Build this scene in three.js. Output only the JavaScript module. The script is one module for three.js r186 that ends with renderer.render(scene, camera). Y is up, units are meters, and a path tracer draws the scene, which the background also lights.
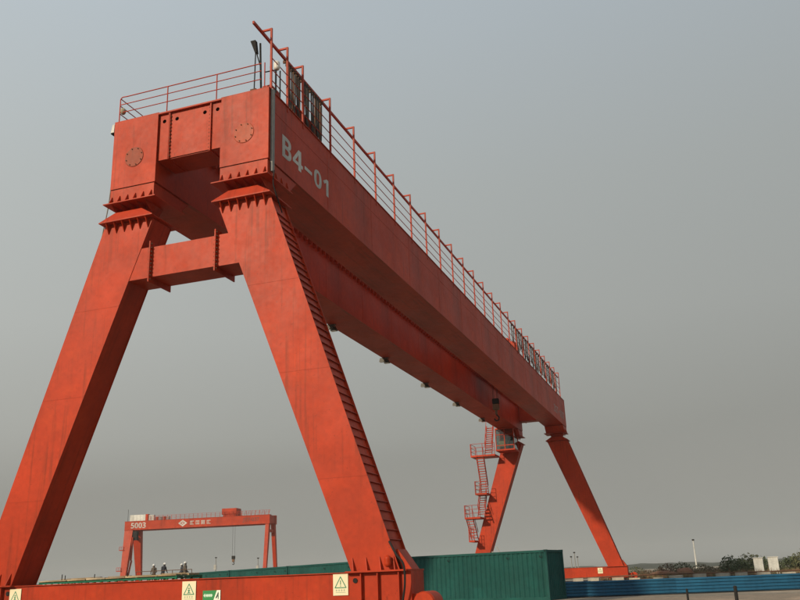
import * as THREE from 'three';
import { mergeGeometries } from 'three/addons/utils/BufferGeometryUtils.js';
import { RoundedBoxGeometry } from 'three/addons/geometries/RoundedBoxGeometry.js';
import { MarchingCubes } from 'three/addons/objects/MarchingCubes.js';
import { FontLoader } from 'three/addons/loaders/FontLoader.js';
import { TextGeometry } from 'three/addons/geometries/TextGeometry.js';

// ---------------------------------------------------------------- camera, sky, sun, exposure
const scene = new THREE.Scene();
const camera = new THREE.PerspectiveCamera(38.48, 4 / 3, 0.1, 6000);
camera.position.set(20.643, 1.5, 30.857);
camera.rotation.order = 'YXZ';
camera.rotation.set(0.3111, 0.3278, -0.0389);
scene.add(camera);

const SUN = new THREE.Vector3(-0.39, 0.42, 0.82).normalize();
{
  const W = 512, H = 256, data = new Float32Array(W * H * 4);
  // hazy air: warm grey at the horizon, pale blue-grey higher up (elevation in degrees, linear rgb)
  const stops = [[-90, .2, .19, .165], [0, .135, .129, .111], [2, .205, .2, .176], [5, .295, .291, .263], [9, .375, .38, .352], [16, .43, .447, .428], [25, .44, .47, .465], [36, .45, .505, .54], [60, .45, .515, .565], [90, .45, .515, .575]];
  const sunAz = Math.atan2(SUN.z, SUN.x);
  for (let j = 0; j < H; j++) {
    const el = ((j + .5) / H - .5) * 180;
    let k = 0; while (k < stops.length - 2 && el > stops[k + 1][0]) k++;
    const a = stops[k], b = stops[k + 1];
    let t = Math.min(1, Math.max(0, (el - a[0]) / (b[0] - a[0])));
    for (let i = 0; i < W; i++) {
      const phi = ((i + .5) / W - .5) * 2 * Math.PI;      // equirect: u=.5 looks along +x
      const x = Math.cos(phi), z = Math.sin(phi);
      const c = (x * Math.cos(sunAz) + z * Math.sin(sunAz)) * Math.cos(el * Math.PI / 180);
      const m = 1 + .40 * (c + .4);                            // air is brighter round the veiled sun
      const o = (j * W + i) * 4;
      for (let q = 0; q < 3; q++) data[o + q] = (a[q + 1] + (b[q + 1] - a[q + 1]) * t) * m;
      data[o + 3] = 1;
    }
  }
  const sky = new THREE.DataTexture(data, W, H, THREE.RGBAFormat, THREE.FloatType);
  sky.mapping = THREE.EquirectangularReflectionMapping;
  sky.magFilter = sky.minFilter = THREE.LinearFilter;
  sky.needsUpdate = true;
  scene.background = sky; scene.environment = sky;
}
const sun = new THREE.DirectionalLight(new THREE.Color(1, .84, .60), 4.0);
sun.position.copy(SUN).multiplyScalar(220).add(new THREE.Vector3(0, 0, -40));
sun.target.position.set(0, 0, -40);
sun.castShadow = true; sun.shadow.radius = 4; sun.shadow.mapSize.set(4096, 4096);
Object.assign(sun.shadow.camera, { left: -120, right: 120, top: 120, bottom: -120, near: 1, far: 600 });
scene.add(sun, sun.target);

const renderer = new THREE.WebGLRenderer({ antialias: true });
renderer.setSize(1024, 768);
renderer.toneMapping = THREE.LinearToneMapping;
renderer.toneMappingExposure = 1;
renderer.shadowMap.enabled = true;
scene.fog = new THREE.FogExp2(new THREE.Color().setRGB(.90, .89, .84), 0.00016);

// ---------------------------------------------------------------- helpers
let seed = 20240611;
const rnd = () => { seed = (seed * 1664525 + 1013904223) >>> 0; return seed / 4294967296; };
const rr = (a, b) => a + (b - a) * rnd();
const lin = (r, g, b) => new THREE.Color().setRGB(r, g, b);
const V = (x, y, z) => new THREE.Vector3(x, y, z);

function hash(x, y, s) { let h = (x * 374761393 + y * 668265263 + s * 982451653) | 0; h = Math.imul(h ^ (h >>> 13), 1274126177); return ((h ^ (h >>> 16)) >>> 0) / 4294967296; }
function vnoise(x, y, per, s) {
  const xi = Math.floor(x), yi = Math.floor(y), fx = x - xi, fy = y - yi;
  const u = fx * fx * (3 - 2 * fx), v = fy * fy * (3 - 2 * fy), m = (n, p) => ((n % p) + p) % p;
  const a = hash(m(xi, per[0]), m(yi, per[1]), s), b = hash(m(xi + 1, per[0]), m(yi, per[1]), s), c = hash(m(xi, per[0]), m(yi + 1, per[1]), s), d = hash(m(xi + 1, per[0]), m(yi + 1, per[1]), s);
  return a + (b - a) * u + (c - a) * v + (a - b - c + d) * u * v;
}
function fbm(u, v, fx, fy, oct, s) { let r = 0, w = .5, t = 0; for (let o = 0; o < oct; o++) { r += w * vnoise(u * fx, v * fy, [fx, fy], s + o * 17); t += w; w *= .55; fx *= 2; fy *= 2; } return r / t; }
function tex(size, fn, srgb) {
  const d = new Uint8Array(size * size * 4);
  for (let j = 0; j < size; j++) for (let i = 0; i < size; i++) { const c = fn(i / size, j / size), o = (j * size + i) * 4; d[o] = c[0] * 255; d[o + 1] = c[1] * 255; d[o + 2] = c[2] * 255; d[o + 3] = 255; }
  const t = new THREE.DataTexture(d, size, size); t.wrapS = t.wrapT = THREE.RepeatWrapping; t.magFilter = THREE.LinearFilter; t.minFilter = THREE.LinearMipmapLinearFilter; t.generateMipmaps = true;
  if (srgb) t.colorSpace = THREE.SRGBColorSpace; t.needsUpdate = true; return t;
}
const clamp = (x, a = 0, b = 1) => Math.min(b, Math.max(a, x));
// weathered paint: chalky blotches, rain streaks, rust specks. One tile is 10 m (uv in tenths of a metre)
const paintMap = tex(1024, (u, v) => {
  const blot = fbm(u, v, 5, 5, 5, 3), fine = fbm(u, v, 64, 64, 3, 9), st = fbm(u, v, 90, 3, 4, 21), mask = fbm(u, v, 7, 5, 3, 33);
  let k = .86 + .22 * (blot - .5) + .10 * (fine - .5);
  const streak = clamp((st - .56) * 4) * clamp((mask - .42) * 4);
  let r = k * (1 - .16 * streak), g = k * (1 - .10 * streak), b = k * (1 - .08 * streak);
  const chalk = clamp((fbm(u, v, 9, 12, 4, 51) - .55) * 3.5); r += .03 * chalk; g += .07 * chalk; b += .06 * chalk;
  const sp = fbm(u, v, 150, 150, 2, 71); const sq = clamp((sp - .80) * 6); r *= 1 - .22 * sq; g *= 1 - .2 * sq; b *= 1 - .2 * sq;
  return [clamp(r), clamp(g), clamp(b)];
}, true);
const paintRough = tex(512, (u, v) => { const k = .82 + .2 * (fbm(u, v, 8, 8, 5, 81) - .5) + .1 * (fbm(u, v, 60, 60, 2, 5) - .5); return [k, k, k]; });
const paintBump = tex(512, (u, v) => { const k = .5 + .8 * (fbm(u, v, 9, 9, 3, 91) - .5) + .06 * (fbm(u, v, 128, 128, 2, 92) - .5); return [k, k, k]; });
const grime = tex(512, (u, v) => { const k = .78 + .36 * (fbm(u, v, 4, 4, 6, 101) - .5) + .12 * (fbm(u, v, 70, 70, 2, 12) - .5); return [clamp(k), clamp(k), clamp(k)]; }, true);

function paint(c, rough = .62, metal = 0) {
  return new THREE.MeshPhysicalMaterial({ color: c, map: paintMap, roughness: rough, roughnessMap: paintRough, metalness: metal, bumpMap: paintBump, bumpScale: .006, specularIntensity: .34 });
}
function dull(c, rough = .85, metal = 0) { return new THREE.MeshStandardMaterial({ color: c, map: grime, roughness: rough, metalness: metal }); }
const M = {
  red: paint(lin(.51, .041, .0075)), redB: paint(lin(.495, .042, .008)), redC: paint(lin(.525, .043, .008)),
  cover: paint(lin(.53, .075, .022)), coverOld: paint(lin(.36, .060, .024)),
  green: paint(lin(.013, .092, .084), .9), greenRack: paint(lin(.02, .16, .09), .7),
  blue: paint(lin(.024, .135, .26), .7), blueB: paint(lin(.026, .145, .275), .7), blueC: paint(lin(.022, .125, .24), .7),
  white: dull(lin(.78, .77, .72), .6), letter: dull(lin(.66, .64, .60), .7),
  grey: dull(lin(.34, .33, .31), .6), dark: new THREE.MeshPhysicalMaterial({ color: lin(.022, .021, .021), roughness: .9, specularIntensity: .25 }), cable: dull(lin(.05, .035, .03), .7),
  steel: dull(lin(.25, .24, .23), .45, .6), rust: dull(lin(.16, .075, .04), .9), hook: dull(lin(.24, .11, .045), .6),
  concrete: dull(lin(.42, .38, .31), .95), timber: dull(lin(.46, .34, .20), .9), timberB: dull(lin(.36, .25, .14), .9), timberC: dull(lin(.52, .41, .27), .9),
  glass: new THREE.MeshPhysicalMaterial({ color: lin(.8, .85, .82), transmission: 1, thickness: 0, roughness: .04, ior: 1.5 }),
  beige: dull(lin(.42, .36, .25), .8), lens: new THREE.MeshPhysicalMaterial({ color: lin(.5, .5, .48), roughness: .15, clearcoat: 1 }),
  lampGrey: dull(lin(.13, .115, .095), .6), soil: dull(lin(.23, .095, .05), 1), skin: dull(lin(.42, .26, .18), .7), cloth: dull(lin(.05, .055, .07), .95), clothB: dull(lin(.12, .10, .085), .95), helmet: dull(lin(.82, .82, .80), .35),
};

// uv in metres / 10, projected along each face's own main axis
function boxUV(g, s = .1) {
  if (g.index) g = g.toNonIndexed();
  if (!g.attributes.normal) g.computeVertexNormals();
  const p = g.attributes.position, n = g.attributes.normal, uv = new Float32Array(p.count * 2);
  for (let t = 0; t < p.count; t += 3) {
    let nx = 0, ny = 0, nz = 0; for (let k = 0; k < 3; k++) { nx += n.getX(t + k); ny += n.getY(t + k); nz += n.getZ(t + k); }
    nx = Math.abs(nx); ny = Math.abs(ny); nz = Math.abs(nz);
    for (let k = 0; k < 3; k++) {
      const x = p.getX(t + k), y = p.getY(t + k), z = p.getZ(t + k), o = (t + k) * 2;
      if (ny > nx && ny > nz) { uv[o] = x * s; uv[o + 1] = z * s; } else if (nx > nz) { uv[o] = z * s + .37; uv[o + 1] = y * s; } else { uv[o] = x * s; uv[o + 1] = y * s; }
    }
  }
  g.setAttribute('uv', new THREE.BufferAttribute(uv, 2)); return g;
}
const B = (x0, x1, y0, y1, z0, z1) => { const g = new THREE.BoxGeometry(Math.abs(x1 - x0), Math.abs(y1 - y0), Math.abs(z1 - z0)); g.translate((x0 + x1) / 2, (y0 + y1) / 2, (z0 + z1) / 2); return boxUV(g); };
function hexa(p) {   // p: 8 corners, 0-3 bottom ring, 4-7 top ring, flat faces
  const f = [[0, 1, 5, 4], [1, 2, 6, 5], [2, 3, 7, 6], [3, 0, 4, 7], [4, 5, 6, 7], [3, 2, 1, 0]], a = [], ctr = V(0, 0, 0); p.forEach(q => ctr.add(q)); ctr.multiplyScalar(1 / 8);
  for (const q of f) {
    let [A, Bq, C, D] = q.map(i => p[i]);
    const n = V(0, 0, 0).crossVectors(V(0, 0, 0).subVectors(C, A), V(0, 0, 0).subVectors(D, Bq)), m = V(0, 0, 0).add(A).add(Bq).add(C).add(D).multiplyScalar(.25).sub(ctr);
    if (n.dot(m) < 0) [Bq, D] = [D, Bq];
    for (const w of [A, Bq, C, A, C, D]) a.push(w.x, w.y, w.z);
  }
  const g = new THREE.BufferGeometry(); g.setAttribute('position', new THREE.Float32BufferAttribute(a, 3)); g.computeVertexNormals(); return boxUV(g);
}
// slanted slab: x range at y0 and at y1, z range at both
const slab = (y0, xa0, xb0, y1, xa1, xb1, z0, z1, z0t = z0, z1t = z1) => hexa([V(xa0, y0, z0), V(xb0, y0, z0), V(xb0, y0, z1), V(xa0, y0, z1), V(xa1, y1, z0t), V(xb1, y1, z0t), V(xb1, y1, z1t), V(xa1, y1, z1t)]);
function rod(a, b, r, seg = 8) {
  const d = V(0, 0, 0).subVectors(b, a), L = d.length(), g = new THREE.CylinderGeometry(r, r, L, seg);
  g.applyQuaternion(new THREE.Quaternion().setFromUnitVectors(V(0, 1, 0), d.normalize())); g.translate((a.x + b.x) / 2, (a.y + b.y) / 2, (a.z + b.z) / 2); return boxUV(g);
}
const tube = (pts, r, seg = 24, rad = 6) => boxUV(new THREE.TubeGeometry(new THREE.CatmullRomCurve3(pts), seg, r, rad, false));
function bar(a, b, w, h) {   // rectangular bar between two points
  const d = V(0, 0, 0).subVectors(b, a), L = d.length(), m = new THREE.Matrix4(), zed = d.clone().normalize();
  const up = Math.abs(zed.y) > .95 ? V(1, 0, 0) : V(0, 1, 0), xa = V(0, 0, 0).crossVectors(up, zed).normalize(), ya = V(0, 0, 0).crossVectors(zed, xa);
  const g = new THREE.BoxGeometry(w, h, L); m.makeBasis(xa, ya, zed).setPosition(a.clone().add(b).multiplyScalar(.5)); g.applyMatrix4(m); return boxUV(g);
}
const merge = gs => mergeGeometries(gs.map(g => { const q = g.index ? g.toNonIndexed() : g; for (const k of Object.keys(q.attributes)) if (!['position', 'normal', 'uv'].includes(k)) q.deleteAttribute(k); return q; }));
function mesh(name, g, m, parent = scene) {
  const o = new THREE.Mesh(g, m); o.name = name; o.castShadow = o.receiveShadow = true; parent.add(o); return o;
}
function part(name, parent) { const o = new THREE.Group(); o.name = name; parent.add(o); return o; }
const used = {};
const numbered = n => { const k = used[n] = (used[n] ?? -1) + 1; return k ? n + '_' + String(k).padStart(3, '0') : n; };
function thing(name, label, category, group, pos = [0, 0, 0], turn = 0) {
  const o = new THREE.Group(); o.name = numbered(name); o.position.set(...pos); o.rotation.y = turn; o.userData = { label, category }; if (group) o.userData.group = group; scene.add(o); return o;
}
function tag(o, label, category, group) { o.name = numbered(o.name); o.userData = { label, category }; if (group) o.userData.group = group; return o; }
function struct(name, g, m) { const o = mesh(name, g, m); o.name = numbered(name); o.userData.kind = 'structure'; return o; }
function copyOf(o, label) { const c = o.clone(); c.name = numbered(o.name.replace(/_\d{3}$/, '')); c.userData = { ...o.userData }; if (label) c.userData.label = label; scene.add(c); return c; }
const stuff = o => { o.userData.kind = 'stuff'; return o; };

// ---------------------------------------------------------------- ground and setting
{
  const groundMap = tex(1024, (u, v) => {
    const a = fbm(u, v, 4, 4, 6, 201), b = fbm(u, v, 40, 40, 4, 202), c = fbm(u, v, 200, 200, 2, 203), t = clamp((a - .42) * 5);
    const k = .80 + .30 * (b - .5) + .25 * (c - .5);
    return [k * (.56 + .13 * t), k * (.515 + .105 * t), k * (.45 + .09 * t)].map(x => clamp(x));
  }, true);
  const N = 40, S = 1000, pos = [], uv = [], idx = [];
  for (let j = 0; j <= N; j++) for (let i = 0; i <= N; i++) {
    const x = (i / N - .5) * 2, z = (j / N - .5) * 2, X = Math.sign(x) * Math.pow(Math.abs(x), 3) * S, Z = Math.sign(z) * Math.pow(Math.abs(z), 3) * S;
    pos.push(X, 0, Z); uv.push(X / 24, -Z / 24);
  }
  for (let j = 0; j < N; j++) for (let i = 0; i < N; i++) { const a = j * (N + 1) + i; idx.push(a, a + N + 1, a + 1, a + 1, a + N + 1, a + N + 2); }
  const g = new THREE.BufferGeometry(); g.setAttribute('position', new THREE.Float32BufferAttribute(pos, 3)); g.setAttribute('uv', new THREE.Float32BufferAttribute(uv, 2)); g.setIndex(idx); g.computeVertexNormals();
  struct('ground', g, new THREE.MeshStandardMaterial({ map: groundMap, roughness: 1, bumpMap: groundMap, bumpScale: .03 }));
  // paler concrete strip in front of the blue barrier
  struct('road', B(11, 90, .004, .006, -17.2, -4), new THREE.MeshStandardMaterial({ color: lin(1.15, 1.05, 1.0), map: groundMap, roughness: 1 }));
  // hazy ridge of far land
  const rp = [], ri = []; const n = 420;
  for (let i = 0; i <= n; i++) { const x = -500 + i / n * 1300, h = 3.2 + 4 * fbm(i / n, .3, 14, 3, 4, 301) + 4.5 * (fbm(i / n, .7, 90, 3, 3, 302) - .4); rp.push(x, -1, -690, x, h * .45, -705, x, h * .6, -735, x, -1, -780); }
  for (let i = 0; i < n; i++) for (let k = 0; k < 3; k++) { const a = i * 4 + k, b = a + 4; ri.push(a, b, a + 1, b, b + 1, a + 1); }
  const hg = new THREE.BufferGeometry(); hg.setAttribute('position', new THREE.Float32BufferAttribute(rp, 3)); hg.setIndex(ri); hg.computeVertexNormals();
  struct('hills', boxUV(hg, .02), dull(lin(.05, .06, .045), 1));
}

// ---------------------------------------------------------------- the big gantry crane
const A = 1.755, O = 4.169, HT = 23.148, HB = 19.513, HS = 18.64, L = 84.13, YS = 1.725;
const xin = y => 1.76 + (17.62 - y) * .3849, xout = y => 4.31 + (17.62 - y) * .3396;
const crane = thing('gantry_crane', 'huge red double girder gantry crane with splayed legs and B4-01 on its girder', 'gantry crane');

function girder(sx) {   // sx = +1 outer side of the lettered girder, -1 the other one
  const g = part('main_girder', crane), xi = sx * A, xo = sx * O, reds = [M.red, M.redB, M.redC];
  mesh('top_flange', B(xi - sx * .05, xo + sx * .05, HT - .035, HT, -.002, -L), M.red, g);
  mesh('bottom_flange', B(xi - sx * .04, xo + sx * .04, HB, HB + .035, -.05, -L + .05), M.redB, g);
  // web plates, welded end to end
  let z = -.06, k = 0; const beads = [];
  while (z > -L + .1) {
    const z1 = Math.max(-L + .06, z - 6 - 1.2 * hash(k, sx + 2, 7));
    const wx = k % 2 ? .0015 : 0, ki = (k * 7 + (sx > 0 ? 0 : 1)) % 3, mo = reds[ki], mi = reds[ki];
    mesh('web_plate', B(xo - sx * .03, xo + sx * wx, HB + .035, HT - .035, z, z1), mo, g);
    mesh('web_plate', B(xi + sx * .03, xi - sx * wx, HB + .035, HT - .035, z, z1), mi, g);
    if (z1 > -L + 1) { beads.push(B(xo - sx * .01, xo + sx * .008, HB + .036, HT - .036, z1 - .025, z1 + .025)); beads.push(B(xi + sx * .01, xi - sx * .008, HB + .036, HT - .036, z1 - .025, z1 + .025)); }
    z = z1; k++;
  }
  beads.push(B(xo - sx * .01, xo + sx * .009, HT - 1.02, HT - .98, -.07, -L + .07));
  mesh('weld_seam', merge(beads), M.redB, g);
  // rail ledge on the inner side: overhang carried by a row of stiffeners
  mesh('rail_ledge', B(xi, xi - sx * .34, HT - .075, HT - .04, -1.8, -L + 1.8), M.red, g);
  const sg = hexa([V(xi, 22.42, -.05), V(xi - sx * .24, 22.42, -.05), V(xi - sx * .24, 22.42, .05), V(xi, 22.42, .05), V(xi, HT - .075, -.05), V(xi - sx * .33, HT - .075, -.05), V(xi - sx * .33, HT - .075, .05), V(xi, HT - .075, .05)]);
  for (let zz = -2.2; zz > -L + 2; zz -= .7) { const m = mesh('stiffener', sg, M.redB, g); m.position.z = zz; }
  mesh('trolley_rail', B(xi + sx * .06, xi - sx * .02, HT + .002, HT + .11, -1, -L + 1), M.rust, g);
  // end plates and their round inspection covers
  for (const [z0, dz] of [[.0, 1], [-L, -1]]) {
    mesh('end_plate', B(xi - sx * .03, xo + sx * .03, HB + .004, HT - .04, z0, z0 - dz * .045), z0 ? M.red : M.redC, g);
    const cg = new THREE.CylinderGeometry(.50, .52, .03, 40); cg.rotateX(Math.PI / 2 * dz); cg.translate(sx * 2.95, 21.02, z0 + dz * .015);
    mesh('inspection_cover', boxUV(cg), sx > 0 ? M.cover : M.coverOld, g);
    const bl = []; for (let i = 0; i < 8; i++) { const b = new THREE.CylinderGeometry(.028, .028, .04, 6); b.rotateX(Math.PI / 2); b.translate(sx * 2.95 + Math.cos(i / 8 * 6.283 + .3) * .44, 21.02 + Math.sin(i / 8 * 6.283 + .3) * .44, z0 + dz * .05); bl.push(b); }
    stuff(mesh('bolts', merge(bl), M.rust, g));
    // saddle below the end of the girder
    mesh('saddle', hexa([V(xi, HS + .04, z0 - dz * .002), V(xo, HS + .04, z0 - dz * .002), V(xo, HS + .04, z0 - dz * 2.1), V(xi, HS + .04, z0 - dz * 2.1), V(xi, HB - .055, z0 - dz * .002), V(xo, HB - .055, z0 - dz * .002), V(xo, HB - .055, z0 - dz * 2.9), V(xi, HB - .055, z0 - dz * 2.9)]), z0 ? M.red : M.redB, g);
    mesh('saddle_flange', B(xi - sx * .28, xo + sx * .16, HS - .01, HS + .038, z0 + dz * .30, z0 - dz * 2.2), z0 ? M.red : M.redC, g);
    for (let i = 0; i < 6; i++) { const x = sx * (A + .12 + i * (O - A - .24) / 5); mesh('gusset', hexa([V(x - .014, HS + .04, z0 - dz * .002), V(x + .014, HS + .04, z0 - dz * .002), V(x + .014, HS + .04, z0 + dz * .24), V(x - .014, HS + .04, z0 + dz * .24), V(x - .014, HS + .46, z0 - dz * .002), V(x + .014, HS + .46, z0 - dz * .002), V(x + .014, HS + .46, z0 + dz * .03), V(x - .014, HS + .46, z0 + dz * .03)]), z0 ? M.red : M.redB, g); }
    for (let i = 0; i < 4; i++) { const z = z0 - dz * (.25 + i * .55); mesh('packing_plate', B(sx * (A + .12), sx * (O - .12), HB - .054, HB - .001, z - .2, z + .2), M.rust, g); mesh('gusset', hexa([V(xo, HS + .04, z - .014), V(xo + sx * .13, HS + .04, z - .014), V(xo + sx * .13, HS + .04, z + .014), V(xo, HS + .04, z + .014), V(xo, HS + .46, z - .014), V(xo + sx * .02, HS + .46, z - .014), V(xo + sx * .02, HS + .46, z + .014), V(xo, HS + .46, z + .014)]), M.red, g); }
  }
  return g;
}
const girderR = girder(1), girderL = girder(-1);

// number on the girder
{
  const font = await new FontLoader().loadAsync('fonts/droid/droid_sans_bold.typeface.json');
  const num = part('girder_number', crane);
  const put = (ch, z0, z1, y0, y1, m = M.letter) => {
    const g = new TextGeometry(ch, { font, size: 1, depth: .006, curveSegments: 8 }); g.computeBoundingBox(); const b = g.boundingBox;
    g.translate(-b.min.x, -b.min.y, 0); g.scale((z0 - z1) / (b.max.x - b.min.x), (y1 - y0) / (b.max.y - b.min.y), 1); g.rotateY(Math.PI / 2); g.translate(O + .004, y0, z0);
    mesh('character', boxUV(g), m, num);
  };
  put('B', -1.42, -2.36, 20.30, 21.42); put('4', -2.52, -3.60, 20.32, 21.40); put('0', -4.92, -5.82, 20.36, 21.32); put('1', -6.02, -6.68, 20.36, 21.30);
  mesh('character', B(O + .004, O + .01, 20.70, 20.88, -3.82, -4.66), M.letter, num);
  // worn, mostly illegible marking at the far end of the same girder
  const faint = dull(lin(.50, .36, .33), .8);
  'ZGT-037'.split('').forEach((c, i) => { if (c === '-') mesh('character', B(O + .004, O + .01, 20.75, 20.87, -78.6, -79.2), faint, num); else put(c, -75.2 - i * 1.12, -76.1 - i * 1.12, 20.3, 21.25, faint); });
}

// plate with round holes cut through it, centred on z
function holed(x0, x1, y0, y1, hs, z) {
  const sh = new THREE.Shape(); sh.moveTo(x0, y0); sh.lineTo(x1, y0); sh.lineTo(x1, y1); sh.lineTo(x0, y1); sh.closePath();
  for (const [x, y] of hs) { const h = new THREE.Path(); h.absarc(x, y, .10, 0, Math.PI * 2, true); sh.holes.push(h); }
  return boxUV(new THREE.ExtrudeGeometry(sh, { depth: .03, bevelEnabled: false, curveSegments: 20 }).translate(0, 0, z - .015));
}
// cross beams between the girders at both ends
for (const [z0, dz, mt] of [[0, 1, M.redC], [-L, -1, M.red]]) {
  const c = part('end_cross_beam', crane), zf = z0 - dz * .16;
  mesh('face_plate', holed(-1.08, 1.08, 20.65, HT - .12, [[-.76, 22.66], [.76, 22.66]], zf), mt, c);
  for (const s of [-1, 1]) {
    mesh('face_plate', holed(Math.min(s * 1.165, s * (A - .035)), Math.max(s * 1.165, s * (A - .035)), 20.62, HT - .12, [[s * 1.45, 22.66]], zf + dz * .01), mt, c);
    mesh('splice_flange', B(s * 1.12, s * 1.16, 20.55, HT - .12, zf + dz * .12, zf - dz * 1.4), mt, c);
    mesh('splice_flange', B(s * 1.085, s * 1.115, 20.57, HT - .12, zf + dz * .10, zf - dz * 1.4), M.redB, c);
    const bl = []; for (let i = 0; i < 12; i++) { const b = new THREE.CylinderGeometry(.03, .03, .12, 6); b.rotateZ(Math.PI / 2); b.translate(s * 1.1, 20.75 + i * .19, zf + dz * .06); bl.push(b); }
    stuff(mesh('bolts', merge(bl), M.rust, c));
  }
  mesh('back_plate', B(-A + .03, A - .03, 20.65, HT - .12, zf - dz * 1.40, zf - dz * 1.44), M.red, c);
  mesh('bottom_plate', B(-A + .035, A - .035, 20.60, 20.62, zf - dz * .025, zf - dz * 1.44), M.redB, c);
  mesh('top_plate', B(-A - .045, A + .045, HT - .11, HT - .036, z0 - dz * .003, zf - dz * 1.5), mt, c);
}

// legs, caps, ties and sills of one end frame
const legRung = [];
function frame(z0, dz) {
  const near = dz > 0, top = 17.66, bot = YS + .03, zb = z0 - dz * 1.5;
  for (const s of [1, -1]) {
    const g = part('leg', crane), e = .035;
    const fm = near ? M.redC : M.red;
    mesh('front_plate', slab(bot, s * (xin(bot) - e), s * (xout(bot) + e), top, s * (xin(top) - e), s * (xout(top) + e), z0, z0 - dz * .035), fm, g);
    mesh('back_plate', slab(bot, s * (xin(bot) - e), s * (xout(bot) + e), top, s * (xin(top) - e), s * (xout(top) + e), zb, zb + dz * .035), M.red, g);
    mesh('side_plate', slab(bot, s * xin(bot), s * (xin(bot) + .03), top, s * xin(top), s * (xin(top) + .03), z0 - dz * .035, zb + dz * .035), M.red, g);
    mesh('side_plate', slab(bot, s * (xout(bot) - .10), s * (xout(bot) - .07), top, s * (xout(top) - .10), s * (xout(top) - .07), z0 - dz * .035, zb + dz * .035), M.red, g);
    // faint field welds across the front face
    const wl = []; for (const y of [5.2, 9.6, 13.6]) wl.push(slab(y, s * (xin(y) - e + .01), s * (xout(y) + e - .01), y + .05, s * (xin(y + .05) - e + .01), s * (xout(y + .05) + e - .01), z0 + dz * .007, z0 - dz * .01)); mesh('weld_seam', merge(wl), M.redB, g);
    // climbing plates up the outer side
    if (s > 0) for (let y = bot + 1.1; y < top - .5; y += .36) { mesh('rung', hexa([V(xout(y) - .08, y, z0 - dz * .036), V(xout(y) + .01, y - .02, z0 - dz * .036), V(xout(y) + .01, y - .02, zb + dz * .036), V(xout(y) - .08, y, zb + dz * .036), V(xout(y) - .09, y + .022, z0 - dz * .036), V(xout(y), y, z0 - dz * .036), V(xout(y), y, zb + dz * .036), V(xout(y) - .09, y + .022, zb + dz * .036)]), M.redB, g); }
    // pedestal: two hipped blocks meeting at a narrow waist
    const xa = s * 1.56, xb = s * 4.46, wa = s * 2.28, wb = s * 3.75, zF = z0 + dz * .32, zB = zb - dz * .3, wF = z0 + dz * .12, wB = zb - dz * .1;
    mesh('cap_block', slab(17.74, xa, xb, 18.20, wa, wb, zF, zB, wF, wB), near ? M.redB : M.red, g);
    mesh('cap_plate', B(xa - s * .01, xb + s * .01, 17.69, 17.738, zF + dz * .01, zB - dz * .01), near ? M.redB : M.red, g);
    mesh('bearing_block', slab(18.202, s * 2.35, s * 3.68, HS - .012, s * 2.1, s * 3.95, z0 - dz * .6, zb + dz * .2), M.redB, g);
    for (let i = 0; i < 5; i++) { const x = s * (2.12 + i * .45); mesh('gusset', hexa([V(x - .014, HS - .34, z0 - dz * .602), V(x + .014, HS - .34, z0 - dz * .602), V(x + .014, HS - .34, z0 - dz * .50), V(x - .014, HS - .34, z0 - dz * .30), V(x - .014, HS - .012, z0 - dz * .602), V(x + .014, HS - .012, z0 - dz * .602), V(x + .014, HS - .012, z0 + dz * .24), V(x - .014, HS - .012, z0 + dz * .24)]), M.redB, g); }
    for (let i = 0; i < 6; i++) { const x = s * (1.95 + i * .43), zz = dz; mesh('gusset', hexa([V(x - .014, 17.22, z0 + zz * .002), V(x + .014, 17.22, z0 + zz * .002), V(x + .014, 17.22, z0 + zz * .03), V(x - .014, 17.22, z0 + zz * .03), V(x - .014, 17.69, z0 + zz * .002), V(x + .014, 17.69, z0 + zz * .002), V(x + .014, 17.69, z0 + zz * .29), V(x - .014, 17.69, z0 + zz * .29)]), fm, g); }
    // foot flange with gussets
    mesh('foot_plate', B(s * (xin(bot) - .2), s * (xout(bot) + .42), YS - .03, YS + .028, z0 + dz * .22, zb - dz * .2), M.red, g);
    for (let i = 0; i < 4; i++) { const x = s * (xin(bot) + .12 + i * .54); mesh('gusset', hexa([V(x - .016, YS + .03, z0 + dz * .001), V(x + .016, YS + .03, z0 + dz * .001), V(x + .016, YS + .03, z0 + dz * .19), V(x - .016, YS + .03, z0 + dz * .19), V(x - .016 - s * .1, YS + .5, z0 + dz * .001), V(x + .016 - s * .1, YS + .5, z0 + dz * .001), V(x + .016 - s * .1, YS + .5, z0 + dz * .03), V(x - .016 - s * .1, YS + .5, z0 + dz * .03)]), M.red, g); }
    mesh('gusset', hexa([V(s * (xout(bot) + .04), YS + .03, z0 - dz * .3), V(s * (xout(bot) + .40), YS + .03, z0 - dz * .3), V(s * (xout(bot) + .40), YS + .03, zb + dz * .3), V(s * (xout(bot) + .04), YS + .03, zb + dz * .3), V(s * (xout(bot) - .2), YS + .75, z0 - dz * .3), V(s * (xout(bot) - .1), YS + .75, z0 - dz * .3), V(s * (xout(bot) - .1), YS + .75, zb + dz * .3), V(s * (xout(bot) - .2), YS + .75, zb + dz * .3)]), M.red, g);
  }
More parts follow.
